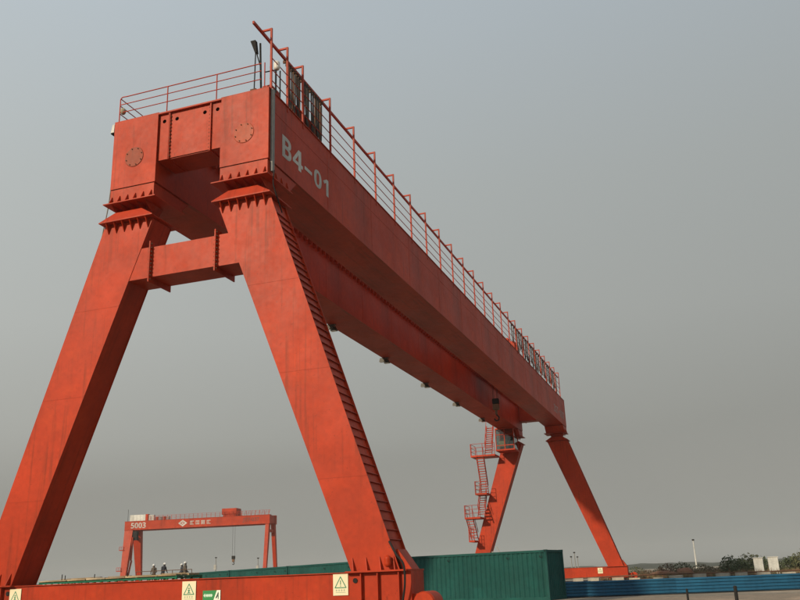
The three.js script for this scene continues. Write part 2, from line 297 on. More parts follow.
  if (near) { const t = part('tie_beam', crane), zt = z0 - dz * .03, ztb = zb + dz * .02;
  mesh('box_section', B(-1.66, 1.66, 14.76, 16.2, zt, ztb), near ? M.redC : M.red, t);
  for (const s of [-1, 1]) {
    mesh('stub', hexa([V(s * 1.71, 14.74, zt + dz * .005), V(s * (xin(14.74) + .02), 14.74, zt + dz * .005), V(s * (xin(14.74) + .02), 14.74, ztb), V(s * 1.71, 14.74, ztb), V(s * 1.71, 16.22, zt + dz * .005), V(s * (xin(16.22) + .02), 16.22, zt + dz * .005), V(s * (xin(16.22) + .02), 16.22, ztb), V(s * 1.71, 16.22, ztb)]), near ? M.redC : M.red, t);
    mesh('splice_flange', B(s * 1.665, s * 1.69, 14.5, 16.45, zt + dz * .18, ztb - dz * .12), M.red, t);
    mesh('splice_flange', B(s * 1.693, s * 1.72, 14.5, 16.45, zt + dz * .18, ztb - dz * .12), M.redB, t);
    const bl = []; for (let i = 0; i < 10; i++) { const b = new THREE.CylinderGeometry(.032, .032, .17, 6); b.rotateZ(Math.PI / 2); b.translate(s * 1.692, 14.62 + i * .19, zt + dz * .1); bl.push(b); }
    stuff(mesh('bolts', merge(bl), M.rust, t));
  } }
  const b = part('sill_beam', crane), zs = z0 + dz * .0, sm = M.red;
  mesh('box_section', B(-10.15, 10.15, .42, YS - .035, zs - dz * .02, zb), sm, b);
  mesh('top_flange', B(-7.6, 7.6, YS - .034, YS - .002, zs + dz * .05, zb - dz * .05), M.redB, b);
  for (const s of [-1, 1]) {
    for (const x of [8.25, 8.9, 9.72]) mesh('stiffener', B(s * (x - .02), s * (x + .02), .43, YS - .032, zs - dz * .02, zs + dz * .14), M.redB, b);
    const h = new THREE.CylinderGeometry(.09, .09, .04, 18); h.rotateX(Math.PI / 2); h.translate(s * 7.98, 1.42, zs - dz * .01); mesh('lifting_hole', boxUV(h), M.dark, b);
    // travelling wheels and drive motor
    for (const x of [8.2, 9.7]) {
      const w = new THREE.CylinderGeometry(.34, .34, .16, 28); w.rotateX(Math.PI / 2); w.translate(s * x, .50, z0 - dz * .75); mesh('wheel', boxUV(w), M.steel, b);
    }
    mesh('wheel_box', B(s * 7.7, s * 10.12, .34, .95, z0 - dz * .45, z0 - dz * 1.05), M.redB, b);
    if (s > 0) {
      const mg = new THREE.CylinderGeometry(.40, .40, 1.0, 32); mg.rotateX(Math.PI / 2); mg.translate(10.78, .58, z0 + dz * .0);
      mesh('drive_motor', boxUV(mg), M.redC, b); const mc = new THREE.CylinderGeometry(.36, .395, .06, 32); mc.rotateX(Math.PI / 2 * dz); mc.translate(10.78, .58, z0 + dz * .53); mesh('motor_cover', boxUV(mc), M.redC, b);
      mesh('motor_bracket', B(10.14, 10.6, .42, .9, z0 - dz * .2, z0 - dz * .9), M.redB, b);
    }
  }
}
frame(0, 1); frame(-L, -1);

// round-bar guard rails on the near end and along the unlettered girder
{
  const r = part('end_guard_rail', crane), zr = -.14, hs = [23.72, 24.16, 24.56];
  const bend = [V(-4.08, 24.30, zr), V(-4.08, 24.46, zr), V(-4.0, 24.56, zr), V(-3.7, 24.56, zr)];
  for (const x of [-4.08, -1.36, 1.36, 3.9]) mesh('post', rod(V(x, HT - .01, zr), V(x, x < -4 ? 24.33 : 24.56, zr), .028), M.redB, r);
  mesh('rail', merge([tube(bend, .026, 12), rod(V(-3.7, 24.56, zr), V(3.72, 24.56, zr), .026)]), M.redB, r);
  for (const h of [23.72, 24.16]) mesh('rail', rod(V(-4.08, h, zr), V(3.72, h, zr), .022), M.redB, r);
  const q = part('side_guard_rail', crane);
  for (const h of hs) mesh('rail', rod(V(-4.08, h - .05, zr), V(-4.08, h - .05, -L + .2), .024), M.redB, q);
  for (let z = -3.5; z > -L; z -= 3.4) mesh('post', rod(V(-4.08, HT, z), V(-4.08, 24.5, z), .028), M.redB, q);
}
// tall hooked posts with rails and the festoon bar along the lettered girder
const postZ = [-.3, -1.97, -3.69]; for (let k = 0; k < 23; k++) postZ.push(-7.08 - 3.385 * k);
{
  const f = part('festoon_fence', crane), px = O - .02, ax = O - .47, py = 26.47;
  const pg = merge([B(px - .045, px + .045, HT - .3, py, -.045, .045), B(ax - .05, px - .045, py - .09, py, -.04, .04)]);
  for (const z of postZ) { const m = mesh('post', pg, M.redC, f); m.position.z = z; m.rotation.y = 0; }
  mesh('festoon_bar', B(ax - .05, ax + .05, py - .24, py - .10, .66, -L + .3), M.red, f);
  for (const h of [.62, 1.22, 1.82]) mesh('rail', rod(V(px - .06, HT + h, postZ[0]), V(px - .06, HT + h, postZ[postZ.length - 1]), .024), M.redB, f);
  mesh('kick_plate', B(px - .1, px - .08, HT + .002, HT + .16, postZ[0], -L + .4), M.redB, f);
  // hanging cables: parked close together at the near end, opened out toward the far end
  const loop = (z0, w, drop, x) => tube([V(x, py - .3, z0), V(x, py - .3 - drop * .6, z0 - w * .12), V(x, py - .3 - drop, z0 - w * .5), V(x, py - .3 - drop * .6, z0 - w * .88), V(x, py - .3, z0 - w)], .045, 20, 6);
  const cb = part('festoon_cable', crane);
  for (let k = 0; k < 17; k++) { const z = -2.6 - k * .27; mesh('cable_loop', loop(z, .24, rr(2.2, 2.75), ax + rr(-.12, .12)), k % 3 ? M.cable : M.rust, cb); mesh('carrier', B(ax - .1, ax + .1, py - .40, py - .245, z - .04, z + .04), M.rust, cb); }
  for (let k = 0; k < 24; k++) { const z = -55 - k * 1.15; mesh('cable_loop', loop(z, 1.0, rr(1.7, 2.5), ax + rr(-.08, .08)), M.cable, cb); mesh('carrier', B(ax - .1, ax + .1, py - .40, py - .245, z - .05, z + .05), M.dark, cb); }
  // control cabinets at the near end of the walkway
  const cab = part('control_cabinet', crane);
  mesh('cabinet_body', boxUV(new RoundedBoxGeometry(.5, 1.35, 2.6, 2, .03).translate(3.35, HT + .72, -5.3)), M.red, cab);
  mesh('cabinet_door', B(3.6, 3.62, HT + .12, HT + 1.32, -4.1, -5.25), M.redB, cab); mesh('cabinet_door', B(3.6, 3.62, HT + .12, HT + 1.32, -5.35, -6.5), M.redB, cab);
  const small = part('junction_box', crane); mesh('box_body', boxUV(new RoundedBoxGeometry(.5, .85, .9, 2, .03).translate(3.5, HT + .44, -1.55)), M.redC, small);
}
// lamp mast and camera at the near corner
{
  const m = part('lamp_mast', crane);
  mesh('mast', rod(V(3.42, HT, -.7), V(3.34, 26.1, -.7), .05), M.dark, m);
  mesh('brace', rod(V(3.15, HT, -.5), V(3.1, 25.9, -.7), .03), M.dark, m); mesh('brace', rod(V(3.34, 24.9, -.7), V(2.98, 26.3, -.65), .03), M.dark, m);
  mesh('lamp_head', slab(25.6, 3.1, 3.2, 26.3, 2.85, 3.12, -.6, -.8), M.dark, m);
  mesh('base_box', B(3.0, 3.3, HT + .002, HT + .35, -.4, -.75), M.rust, m);
  const c = part('camera', crane);
  mesh('bracket', merge([rod(V(3.95, HT, -1.15), V(3.95, 24.75, -1.15), .045), rod(V(4.1, HT, -1.3), V(4.1, 24.75, -1.3), .035)]), M.dark, c);
  mesh('housing', boxUV(new THREE.CapsuleGeometry(.15, .22, 6, 16).translate(4.0, 24.98, -1.15)), M.white, c);
  mesh('arm', rod(V(3.95, 24.75, -1.15), V(3.5, 24.6, -.9), .03), M.dark, c);
  const fl = part('floodlight', crane);
  mesh('housing', slab(22.62, -4.42, -4.24, 23.05, -4.34, -4.22, -.28, .0), M.white, fl); mesh('lens', B(-4.42, -4.25, 22.56, 22.618, -.27, -.01), M.dark, fl); mesh('arm', rod(V(-4.25, 22.9, -.15), V(-4.12, 22.9, -.15), .03), M.steel, fl);
  const bell = part('horn', crane); mesh('horn_body', boxUV(new THREE.SphereGeometry(.14, 14, 10).scale(1, 1.3, 1).translate(-3.95, 23.82, -.22)), M.beige, bell);
}
// conduits
{
  const c = part('conduit', crane);
  mesh('pipe', B(O + .035, O + .13, HS + .3, HT - .02, -.42, -.2), M.grey, c);
  mesh('cable', tube([V(4.35, HS + .35, -.3), V(4.42, 18.2, -.1), V(4.55, 17.5, -.3), V(4.6, 17.0, -.6)], .03), M.dark, c);
  const d = part('conduit', crane); mesh('cable', tube([V(-4.24, 19.9, -.1), V(-4.33, 18.7, -.1), V(-4.5, 17.6, -.1), V(-4.58, 17.0, -.1)], .028), M.grey, d);
  const e = part('conduit', crane); mesh('cable', tube([V(9.38, 2.75, .05), V(9.75, 2.25, .32), V(10.0, 1.95, .36), V(10.02, 1.3, .3), V(9.85, .5, .2)], .04), M.dark, e);
  const g = part('siren', crane); const sg = new THREE.CapsuleGeometry(.13, .16, 6, 14).translate(9.35, 2.05, .18); mesh('siren_body', boxUV(sg), M.redC, g);
}
// floodlights under the outer edge of the unlettered girder
for (const z of [-25.6, -37, -48.4, -59.6, -71]) {
  const f = part('floodlight', crane); mesh('bracket', merge([B(-4.25, -3.7, HB - .07, HB - .005, z - .12, z + .12), B(-4.05, -3.95, HB - .25, HB - .07, z - .3, z + .3)]), M.steel, f);
  for (const [dx, dz] of [[.2, .32], [.4, -.3]]) { const h = slab(HB - .40, -4.56 + dx, -4.10 + dx, HB - .08, -4.52 + dx, -4.24 + dx, z + dz - .2, z + dz + .2, z + dz - .1, z + dz + .1); mesh('lamp_head', h, M.lampGrey, f); mesh('lens', B(-4.58 + dx, -4.18 + dx, HB - .425, HB - .402, z + dz - .17, z + dz + .17), M.lens, f); }
}
// operator cab hung under the far end of the unlettered girder
{
  const c = part('operator_cab', crane), x0 = -4.45, x1 = -2.1, y0 = 16.75, y1 = 19.35, z0 = -79.6, z1 = -82.2;
  mesh('floor', B(x0 - .1, x1 + .1, y0 - .18, y0, z0 + .1, z1), M.red, c); mesh('roof', B(x0 - .06, x1 + .06, y1, y1 + .15, z0 + .06, z1), M.red, c);
  mesh('rear_wall', B(x0, x1, y0, y1, z1 + .02, z1 + .06), M.cable, c);
  for (const [x, z] of [[x0, z0], [x1, z0], [x0, z1 + .1], [x1, z1 + .1], [-3.3, z0]]) mesh('window_post', B(x - .05, x + .05, y0, y1, z - .05, z + .05), M.redB, c);
  mesh('window_bar', B(x0 + .05, x1 - .05, 17.2, 17.3, z0 - .04, z0 + .04), M.redB, c); mesh('window_bar', B(x0 + .05, x1 - .05, 18.6, 18.68, z0 - .04, z0 + .04), M.redB, c);
  mesh('window_pane', B(x0 + .05, x1 - .05, y0 + .01, y1 - .01, z0 - .006, z0 + .006), M.glass, c); mesh('window_pane', B(x1 - .006, x1 + .006, y0 + .01, y1 - .01, z0 - .06, z1 + .16), M.glass, c); mesh('window_pane', B(x0 - .006, x0 + .006, y0 + .01, y1 - .01, z0 - .06, z1 + .16), M.glass, c);
  mesh('control_desk', boxUV(new RoundedBoxGeometry(.8, .75, .5, 2, .05).translate(-3.75, 17.5, z0 - .6)), M.beige, c);
  mesh('seat', boxUV(new RoundedBoxGeometry(.6, 1.2, .5, 3, .08).translate(-2.75, 17.6, z0 - 1.3)), M.dark, c);
  for (const x of [-4.2, -2.4]) mesh('hanger', B(x - .06, x + .06, y1 + .15, HB - .002, -80.4, -80.9), M.red, c);
}
// access stairs zigzagging up the outside of the far leg
{
  const s = part('access_stairs', crane), zc = -82.2, rails = [], treads = [];
  const deck = (x0, x1, y, z0, z1) => { mesh('landing', B(x0, x1, y - .22, y, z0, z1), M.redC, s); for (const x of [x0 + .03, (x0 + x1) / 2, x1 - .03]) mesh('rail_post', rod(V(x, y, z0 - .03), V(x, y + 1.5, z0 - .03), .04), M.redB, s); for (const z of [z0 - .4, z1 + .05]) mesh('rail_post', rod(V(x0 + .03, y, z), V(x0 + .03, y + 1.5, z), .04), M.redB, s); for (const h of [.5, 1, 1.5]) mesh('rail', merge([rod(V(x0, y + h, z0 - .03), V(x1, y + h, z0 - .03), .03), rod(V(x0 + .03, y + h, z0), V(x0 + .03, y + h, z1), .03)]), M.redB, s); };
  const flight = (xa, ya, za, xb, yb, zb, w) => {
    for (const q of [-w / 2, w / 2]) { mesh('stringer', bar(V(xa + q, ya, za), V(xb + q, yb, zb), .06, .2), M.redB, s); mesh('handrail', rod(V(xa + q, ya + 1.1, za), V(xb + q, yb + 1.1, zb), .035), M.redB, s); }
    const n = Math.round((yb - ya) / .32); for (let i = 1; i < n; i++) { const t = i / n, x = xa + (xb - xa) * t, y = ya + (yb - ya) * t, z = za + (zb - za) * t; mesh('tread', B(x - w / 2 + .03, x + w / 2 - .03, y - .03, y + .05, z - .14, z + .14), M.red, s); }
    for (const t of [.25, .5, .75]) for (const q of [-w / 2, w / 2]) { const x = xa + (xb - xa) * t + q, y = ya + (yb - ya) * t, z = za + (zb - za) * t; mesh('rail_post', rod(V(x, y, z), V(x, y + 1.1, z), .03), M.redB, s); }
  };
  deck(-8.3, -5.0, 16.4, -80.8, -83.4); deck(-8.0, -6.45, 11.5, -80.8, -83.4); deck(-9.6, -7.5, 8.5, -80.8, -83.4); deck(-9.2, -8.45, 5.6, -80.8, -83.4);
  flight(-5.95, 16.42, -81.2, -6.1, 20.6, -83.9, .95); flight(-7.2, 11.52, -83.2, -7.0, 16.2, -80.6, .95); flight(-7.4, 8.52, -81.0, -7.5, 11.3, -83.2, .9); flight(-8.95, 5.62, -83.2, -9.0, 8.3, -81, .9);
  mesh('stringer', bar(V(-6.3, 4.1, -81), V(-4.6, 1.7, -80.6), .08, .16), M.grey, s); mesh('stringer', bar(V(-5.7, 4.7, -81), V(-3.9, 1.7, -80.6), .06, .1), M.grey, s);
}

// ---------------------------------------------------------------- trolley and hook of the big crane
{
  const t = thing('hoist_trolley', 'orange hoist trolley on top of the lettered crane girders with a hanging hook', 'trolley');
  mesh('frame', B(-2.3, 2.9, HT + .35, HT + .75, -57.6, -64.2), M.red, t);
  mesh('machine_house', boxUV(new RoundedBoxGeometry(4.6, 1.9, 4.2, 2, .06).translate(.2, HT + 1.7, -60.6)), M.redC, t);
  mesh('side_cabinet', boxUV(new RoundedBoxGeometry(.9, 1.2, 2.2, 2, .04).translate(2.9, HT + 1.35, -58.6)), M.redC, t);
  for (const x of [-1.75, 1.75]) for (const z of [-58.2, -63.6]) { const w = new THREE.CylinderGeometry(.3, .3, .14, 24); w.rotateZ(Math.PI / 2); w.translate(x, HT + .41, z); mesh('wheel', boxUV(w), M.steel, t); }
  for (const [x, z] of [[-.22, -61.0], [.22, -61.0], [-.22, -61.5], [.22, -61.5]]) mesh('hoist_rope', rod(V(x, HT + .35, z), V(x, 19.7, z), .02), M.dark, t);
  const hb = part('hook_block', t);
  mesh('sheave_housing', boxUV(new RoundedBoxGeometry(.7, .6, .6, 2, .08).translate(0, 19.5, -61.25)), M.dark, hb);
  mesh('counterweight', boxUV(new RoundedBoxGeometry(.72, .7, .5, 2, .12).translate(0, 18.88, -61.25)), M.hook, hb);
  mesh('shank', rod(V(0, 18.5, -61.25), V(0, 18.05, -61.25), .13, 12), M.hook, hb);
  mesh('hook', tube([V(0, 18.1, -61.25), V(.06, 17.95, -61.25), V(.26, 17.7, -61.25), V(.16, 17.42, -61.25), V(-.12, 17.38, -61.25), V(-.26, 17.6, -61.25)], .075, 24, 8), M.dark, hb);
}

// ---------------------------------------------------------------- signs on the near and far sill
function signTexture(draw, w, h) { const c = document.createElement('canvas'); c.width = w; c.height = h; const g = c.getContext('2d'); draw(g, w, h); const t = new THREE.CanvasTexture(c); t.colorSpace = THREE.SRGBColorSpace; return new THREE.MeshStandardMaterial({ map: t, roughness: .55 }); }
const warnMat = v => signTexture((g, w, h) => {
  g.fillStyle = '#d9cfae'; g.fillRect(0, 0, w, h); g.strokeStyle = '#1c7456'; g.lineWidth = 15; g.lineJoin = 'round'; g.beginPath(); g.moveTo(w / 2, 42); g.lineTo(w - 34, 205); g.lineTo(34, 205); g.closePath(); g.stroke();
  g.fillStyle = '#1c7456';
  if (v) { g.fillRect(w / 2 - 8, 95, 16, 66); g.fillRect(w / 2 - 8, 172, 16, 16); }
  else { g.beginPath(); g.arc(w / 2, 112, 14, 0, 7); g.fill(); g.fillRect(w / 2 - 22, 132, 44, 14); g.fillRect(w / 2 - 12, 140, 24, 46); g.fillRect(w / 2 - 34, 176, 68, 12); }
  g.fillStyle = '#5d7a68'; for (let i = 0; i < 4; i++) { const x = 44 + i * 44; g.fillRect(x, 236, 28, 5); g.fillRect(x + 11, 228, 5, 32); g.fillRect(x, 250, 28, 4); } g.fillRect(44, 274, 170, 5);
}, 256, 320);
function sign(label, x0, x1, y0, y1, z, m, cat = 'sign', name = 'warning_sign', group) {
  const o = mesh(name, (() => { const g = new THREE.BoxGeometry(x1 - x0, y1 - y0, .012); g.translate((x0 + x1) / 2, (y0 + y1) / 2, z); return g; })(), m); return tag(o, label, cat, group);
}
const warnA = warnMat(0), warnB = warnMat(1);
sign('cream warning sign with figure in green triangle, below the leg overlapping the timber rack', -7.86, -7.26, .82, 1.60, .006, warnA);
sign('cream warning sign with figure in green triangle, beside the green arrow sign', .62, 1.24, .86, 1.63, .006, warnA);
sign('cream warning sign with exclamation mark in green triangle, beside the ribbed crane leg foot', 7.10, 7.70, .92, 1.67, .006, warnB);
sign('small cream warning sign on the distant red sill beyond the blue barrier', 6.55, 7.15, .95, 1.62, -L + 1.512, warnB);
{
  const m = signTexture((g, w, h) => {
    g.fillStyle = '#0f7a3c'; g.fillRect(0, 0, w, h); g.fillStyle = '#e4e2d4'; g.beginPath(); g.moveTo(w, 0); g.lineTo(w * .80, 0); g.lineTo(w * .62, h); g.lineTo(w, h); g.closePath(); g.fill();
    g.fillStyle = '#24473a'; g.beginPath(); g.moveTo(w * .88, h * .12); g.lineTo(w * .72, h * .82); g.lineTo(w * .80, h * .82); g.lineTo(w * .92, h * .4); g.closePath(); g.fill(); g.fillRect(w * .86, h * .5, w * .05, h * .4);
    g.fillStyle = '#c9dccb'; g.fillRect(w * .14, h * .46, w * .42, h * .08); for (let i = 0; i < 5; i++) g.fillRect(w * (.18 + i * .075), h * .36, w * .045, h * .3); g.beginPath(); g.moveTo(w * .04, h * .5); g.lineTo(w * .13, h * .28); g.lineTo(w * .13, h * .72); g.fill();
  }, 384, 192);
  sign('green sign with white arrow and figure on the red sill', 1.56, 2.34, .90, 1.26, .006, m, 'sign', 'arrow_sign');
}

// ---------------------------------------------------------------- crane rails on concrete blocks
for (const zc of [-.75, -L + .75]) {
  const far = zc < -10, t = part('crane_track', scene); t.name = numbered('crane_track'); t.userData = { kind: 'structure' };
  mesh('rail', merge([B(-60, 75, .13, .16, zc - .09, zc + .09), B(-60, 75, .10, .13, zc - .14, zc + .14), B(-60, 75, .155, .17, zc - .05, zc + .05)]), M.rust, t);
  for (let x = -20; x < 56; x += 2.6) { const m = mesh('concrete_block', B(-1.05, 1.05, .0, .098 + (far ? .0 : 0), -.45, .45), M.concrete, t); m.position.set(x, 0, zc); m.rotation.y = .02 * (rnd() - .5); }
}
// broken kerb of pale concrete lumps and a brown pipe beside the far track
for (let i = 0; i < 22; i++) {
  const x = 2 + i * 2.35 + rr(-.3, .3), w = rr(.9, 1.6), h = rr(.32, .55), z = -78.5 + rr(-.25, .25);
  const g = new THREE.BoxGeometry(w, h, .5, 3, 2, 2), p = g.attributes.position; for (let k = 0; k < p.count; k++) { const q = .05; p.setXYZ(k, p.getX(k) + q * (hash(k, i, 1) - .5), p.getY(k) + q * (hash(Math.round(p.getX(k) * 9), Math.round(p.getZ(k) * 9), i) - .5), p.getZ(k)); }
  g.translate(0, h / 2 - .02, 0); const o = mesh('concrete_lump', boxUV(g), M.concrete); o.position.set(x, 0, z); o.rotation.y = rr(-.25, .25);
  tag(o, 'pale broken concrete lump in the row behind the blue barrier', 'concrete block', 'row of concrete lumps behind the blue barrier');
}
{ const o = mesh('brown_pipe', tube([V(3, .48, -79.2), V(14, .62, -79.1), V(26, .5, -79.3), V(40, .7, -79.1), V(54, .6, -79.3)], .09, 40), M.rust); tag(o, 'rusty brown pipe lying along the row of concrete lumps', 'pipe'); }

// ---------------------------------------------------------------- blue corrugated barrier
{
  const a = V(11.5, 0, -20.15), dir = V(1, 0, -.235).normalize(), n = 17, W = 2.35, H = .84;
  const prof = []; const K = 5; for (let i = 0; i < K; i++) { const y = i / K * H, s = H / K; prof.push([y, 0], [y + s * .34, 0], [y + s * .46, .06], [y + s * .86, .06], [y + s * .98, 0]); } prof.push([H, 0]);
  const sheet = (() => { const p = [], ix = []; for (const [y, d] of prof) p.push(0, y, d, W, y, d); for (let i = 0; i < prof.length - 1; i++) { const q = i * 2; ix.push(q, q + 1, q + 2, q + 1, q + 3, q + 2); } const g = new THREE.BufferGeometry(); g.setAttribute('position', new THREE.Float32BufferAttribute(p, 3)); g.setIndex(ix); const h = g.toNonIndexed(); h.computeVertexNormals(); return boxUV(h); })();
  const t = thing('blue_barrier', 'long low barrier of blue corrugated steel sheets right of the green container', 'barrier', null, [a.x, .02, a.z], Math.atan2(.235, 1));
  for (let i = 0; i < n; i++) { const m = mesh('sheet', sheet, [M.blue, M.blueB, M.blueC][(i * 5 + 1) % 3], t); m.position.set(i * (W - .02), rr(-.012, .012), i % 2 ? .004 : 0); }
  for (let i = 0; i <= n; i++) mesh('post', B(i * (W - .02) - .03, i * (W - .02) + .03, -.02, H - .05, -.09, -.02), M.steel, t);
  mesh('bottom_rail', B(0, n * (W - .02), -.018, .03, -.02, .05), M.dark, t);
}
// two dark posts in front of the barrier
for (const [x, z, r, h, lab] of [[19.59, 0, .035, .80, 'thin dark metal post in front of the blue barrier'], [21.07, 0, .055, .83, 'thicker dark metal post in front of the blue barrier']]) {
  const t = thing('fence_post', lab, 'post', null, [x, 0, z]); mesh('shaft', rod(V(0, -.1, 0), V(0, h - .04, 0), r, 12), M.dark, t); mesh('cap', boxUV(new THREE.SphereGeometry(r * 1.12, 12, 8).scale(1, .7, 1).translate(0, h - .04, 0)), M.dark, t);
}

// ---------------------------------------------------------------- green containers
function corr(len, h, pitch, d) {   // vertical corrugation along +x, facing +z
  const pts = [], n = Math.floor(len / pitch), s = len / n; for (let i = 0; i < n; i++) { const x = i * s; pts.push([x, 0], [x + s * .26, 0], [x + s * .5, -d], [x + s * .76, -d]); } pts.push([len, 0]);
  const p = [], ix = []; for (const [x, z] of pts) p.push(x, 0, z, x, h, z); for (let i = 0; i < pts.length - 1; i++) { const a = i * 2; ix.push(a, a + 2, a + 1, a + 2, a + 3, a + 1); }
  const g = new THREE.BufferGeometry(); g.setAttribute('position', new THREE.Float32BufferAttribute(p, 3)); g.setIndex(ix); const q = g.toNonIndexed(); q.computeVertexNormals(); return boxUV(q);
}
function container(label) {   // origin: bottom right front corner; length runs toward -x, width toward -z
  const t = thing('shipping_container', label, 'container', 'green shipping containers behind the near sill'), Lc = 12.19, Wc = 2.44, Hc = 2.6;
  mesh('side_panel', corr(Lc - .3, Hc - .30, .278, .045).translate(-Lc + .15, .18, -.03), M.green, t);
  mesh('side_panel', corr(Lc - .3, Hc - .30, .278, .045).rotateY(Math.PI).translate(-.15, .18, -Wc + .03), M.green, t);
  mesh('end_panel', corr(Wc - .3, Hc - .32, .25, .05).rotateY(Math.PI / 2).translate(-.03, .18, -.15), M.green, t);
  mesh('end_panel', corr(Wc - .3, Hc - .32, .25, .05).rotateY(-Math.PI / 2).translate(-Lc + .03, .18, -Wc + .15), M.green, t);
  mesh('roof', B(-Lc + .1, -.1, Hc - .07, Hc - .03, -.1, -Wc + .1), M.green, t);
  for (const z of [0, -Wc + .10]) { mesh('top_rail', B(-Lc + .16, -.16, Hc - .13, Hc - .01, z, z - .10), M.green, t); mesh('bottom_rail', B(-Lc + .16, -.16, .02, .18, z, z - .10), M.green, t); }
  for (const x of [0, -Lc + .1]) { mesh('end_rail', B(x, x - .1, Hc - .13, Hc - .01, -.17, -Wc + .17), M.green, t); mesh('end_rail', B(x, x - .1, .02, .18, -.17, -Wc + .17), M.green, t); }
  for (const x of [0, -Lc + .16]) for (const z of [0, -Wc + .16]) {
    mesh('corner_post', B(x, x - .16, .13, Hc - .12, z, z - .16), M.green, t);
    for (const y of [0, Hc - .12]) { const c = mesh('corner_casting', B(x + .006, x - .176, y, y + .125, z + .006, z - .172), M.green, t); }
    const hl = new THREE.CylinderGeometry(.035, .035, .01, 10); hl.rotateX(Math.PI / 2); if (z === 0) mesh('lifting_hole', boxUV(hl.translate(x - .085, Hc - .06, .009)), M.dark, t);
  }
  const rg = []; for (const [x, y] of [[-2.3, 2.28], [-.35, 2.28], [-6, 2.28]]) rg.push(boxUV(new THREE.TorusGeometry(.07, .014, 6, 14, Math.PI * 1.3).rotateZ(Math.PI * .85).translate(x, y, .02))); mesh('lashing_ring', merge(rg), M.dark, t);
  return t;
}
{
  const c0 = container('green corrugated container right of the near crane leg, its dark end beside the blue barrier');
  c0.position.set(12.02, 0, -17.37); c0.rotation.y = -.206;
  const d = V(-.777, 0, -.63), s = V(-1.2, 0, -24.2);
  ['green container seen between the ribbed crane leg and the distant hook of the other crane', 'green container behind the sill below the hanging hook of the other crane', 'green container meeting the end of the timber rack'].forEach((lab, i) => {
    const c = copyOf(c0, lab); c.position.set(s.x + d.x * i * 12.4, 0, s.z + d.z * i * 12.4); c.rotation.y = -Math.atan2(.63, .777);
  });
}

// ---------------------------------------------------------------- timber on a green lattice rack
{
  const a = V(-28.5, 0, -25.3), b = V(-11.2, 0, -17.6), D = V(0, 0, 0).subVectors(b, a), len = D.length(), turn = -Math.atan2(D.z, D.x);
  const t = thing('lattice_rack', 'long green steel lattice rack carrying timber behind the near sill', 'rack', null, [a.x, 0, a.z], turn), Hk = 2.04;
  for (const z of [0, -1.8]) {
    for (const y of [Hk - .1, Hk - .72]) mesh('chord', B(0, len, y, y + .09, z - .05, z + .05), M.greenRack, t);
    const n = 18; for (let i = 0; i <= n; i++) { const x = .05 + i / n * (len - .1); mesh('upright', B(x - .04, x + .04, i % 3 ? Hk - .63 : 0, Hk - .1, z - .035, z + .035), M.greenRack, t); if (i < n) mesh('diagonal', bar(V(x + .04, Hk - .62, z), V(x + (len - .1) / n - .04, Hk - .11, z), .05, .08), M.greenRack, t); }
  }
  for (let i = 0; i <= 8; i++) mesh('cross_bar', B(i / 8 * (len - .1), i / 8 * (len - .1) + .1, Hk - .008, Hk + .05, -1.85, .05), M.greenRack, t);
  const q = thing('timber_stack', 'low stack of pale timber planks lying on the green lattice rack', 'timber', null, [a.x, Hk + .052, a.z], turn);
  for (let r = 0; r < 4; r++) { let x = rr(0, .3); while (x < len - 1) { const w = Math.min(len - x, rr(2.6, 4.6)); const m = mesh('plank', B(0, w - .06, 0, r === 0 ? rr(.07, .11) : rr(.08, .13), -.36, .0), [M.timber, M.timberB, M.timberC][Math.floor(rnd() * 3)], q); m.position.set(x, 0, .05 - r * .46); m.rotation.y = rr(-.012, .012); x += w; } }
  for (let i = 0; i < 6; i++) { const w = rr(1.2, 2.6), m = mesh('plank', B(0, w, 0, .04, -.2, 0), M.timberB, q); m.position.set(rr(.5, len - 3), .135, rr(-1.5, -.2)); m.rotation.y = rr(-.3, .3); }
  for (const [x, h] of [[3.2, .42], [3.7, .34], [8.1, .30], [12.6, .28]]) { const m = mesh('peg', rod(V(0, 0, 0), V(.02, h, 0), .035, 6), M.dark, q); m.position.set(x, .07, -.2); }
}

// ---------------------------------------------------------------- workers on a platform behind the containers
function figure(parts, res, R) {   // smooth union of tapered capsules, meshed
  const mc = new MarchingCubes(res, new THREE.MeshBasicMaterial(), false, false, 60000); mc.isolation = 0; mc.reset?.();
  const f = mc.field, n = res;
  for (let k = 0; k < n; k++) for (let j = 0; j < n; j++) for (let i = 0; i < n; i++) {
    const x = (i / n * 2 - 1) * R, y = (j / n * 2 - 1) * R, z = (k / n * 2 - 1) * R; let d = 9;
    for (const [a, b, ra, rb] of parts) { const dx = b[0] - a[0], dy = b[1] - a[1], dz = b[2] - a[2], l = dx * dx + dy * dy + dz * dz || 1e-6; const t = clamp(((x - a[0]) * dx + (y - a[1]) * dy + (z - a[2]) * dz) / l); const q = Math.hypot(x - a[0] - dx * t, y - a[1] - dy * t, z - a[2] - dz * t) - (ra + (rb - ra) * t); const h = Math.max(.05 - Math.abs(d - q), 0) / .05; d = Math.min(d, q) - h * h * .05 * .25; }
    f[k * n * n + j * n + i] = -d;
  }
  mc.update(); const c = mc.count, g = new THREE.BufferGeometry();
  g.setAttribute('position', new THREE.BufferAttribute(mc.positionArray.slice(0, c * 3), 3)); g.setAttribute('normal', new THREE.BufferAttribute(mc.normalArray.slice(0, c * 3), 3)); g.scale(R, R, R); g.computeVertexNormals(); return boxUV(g);
}
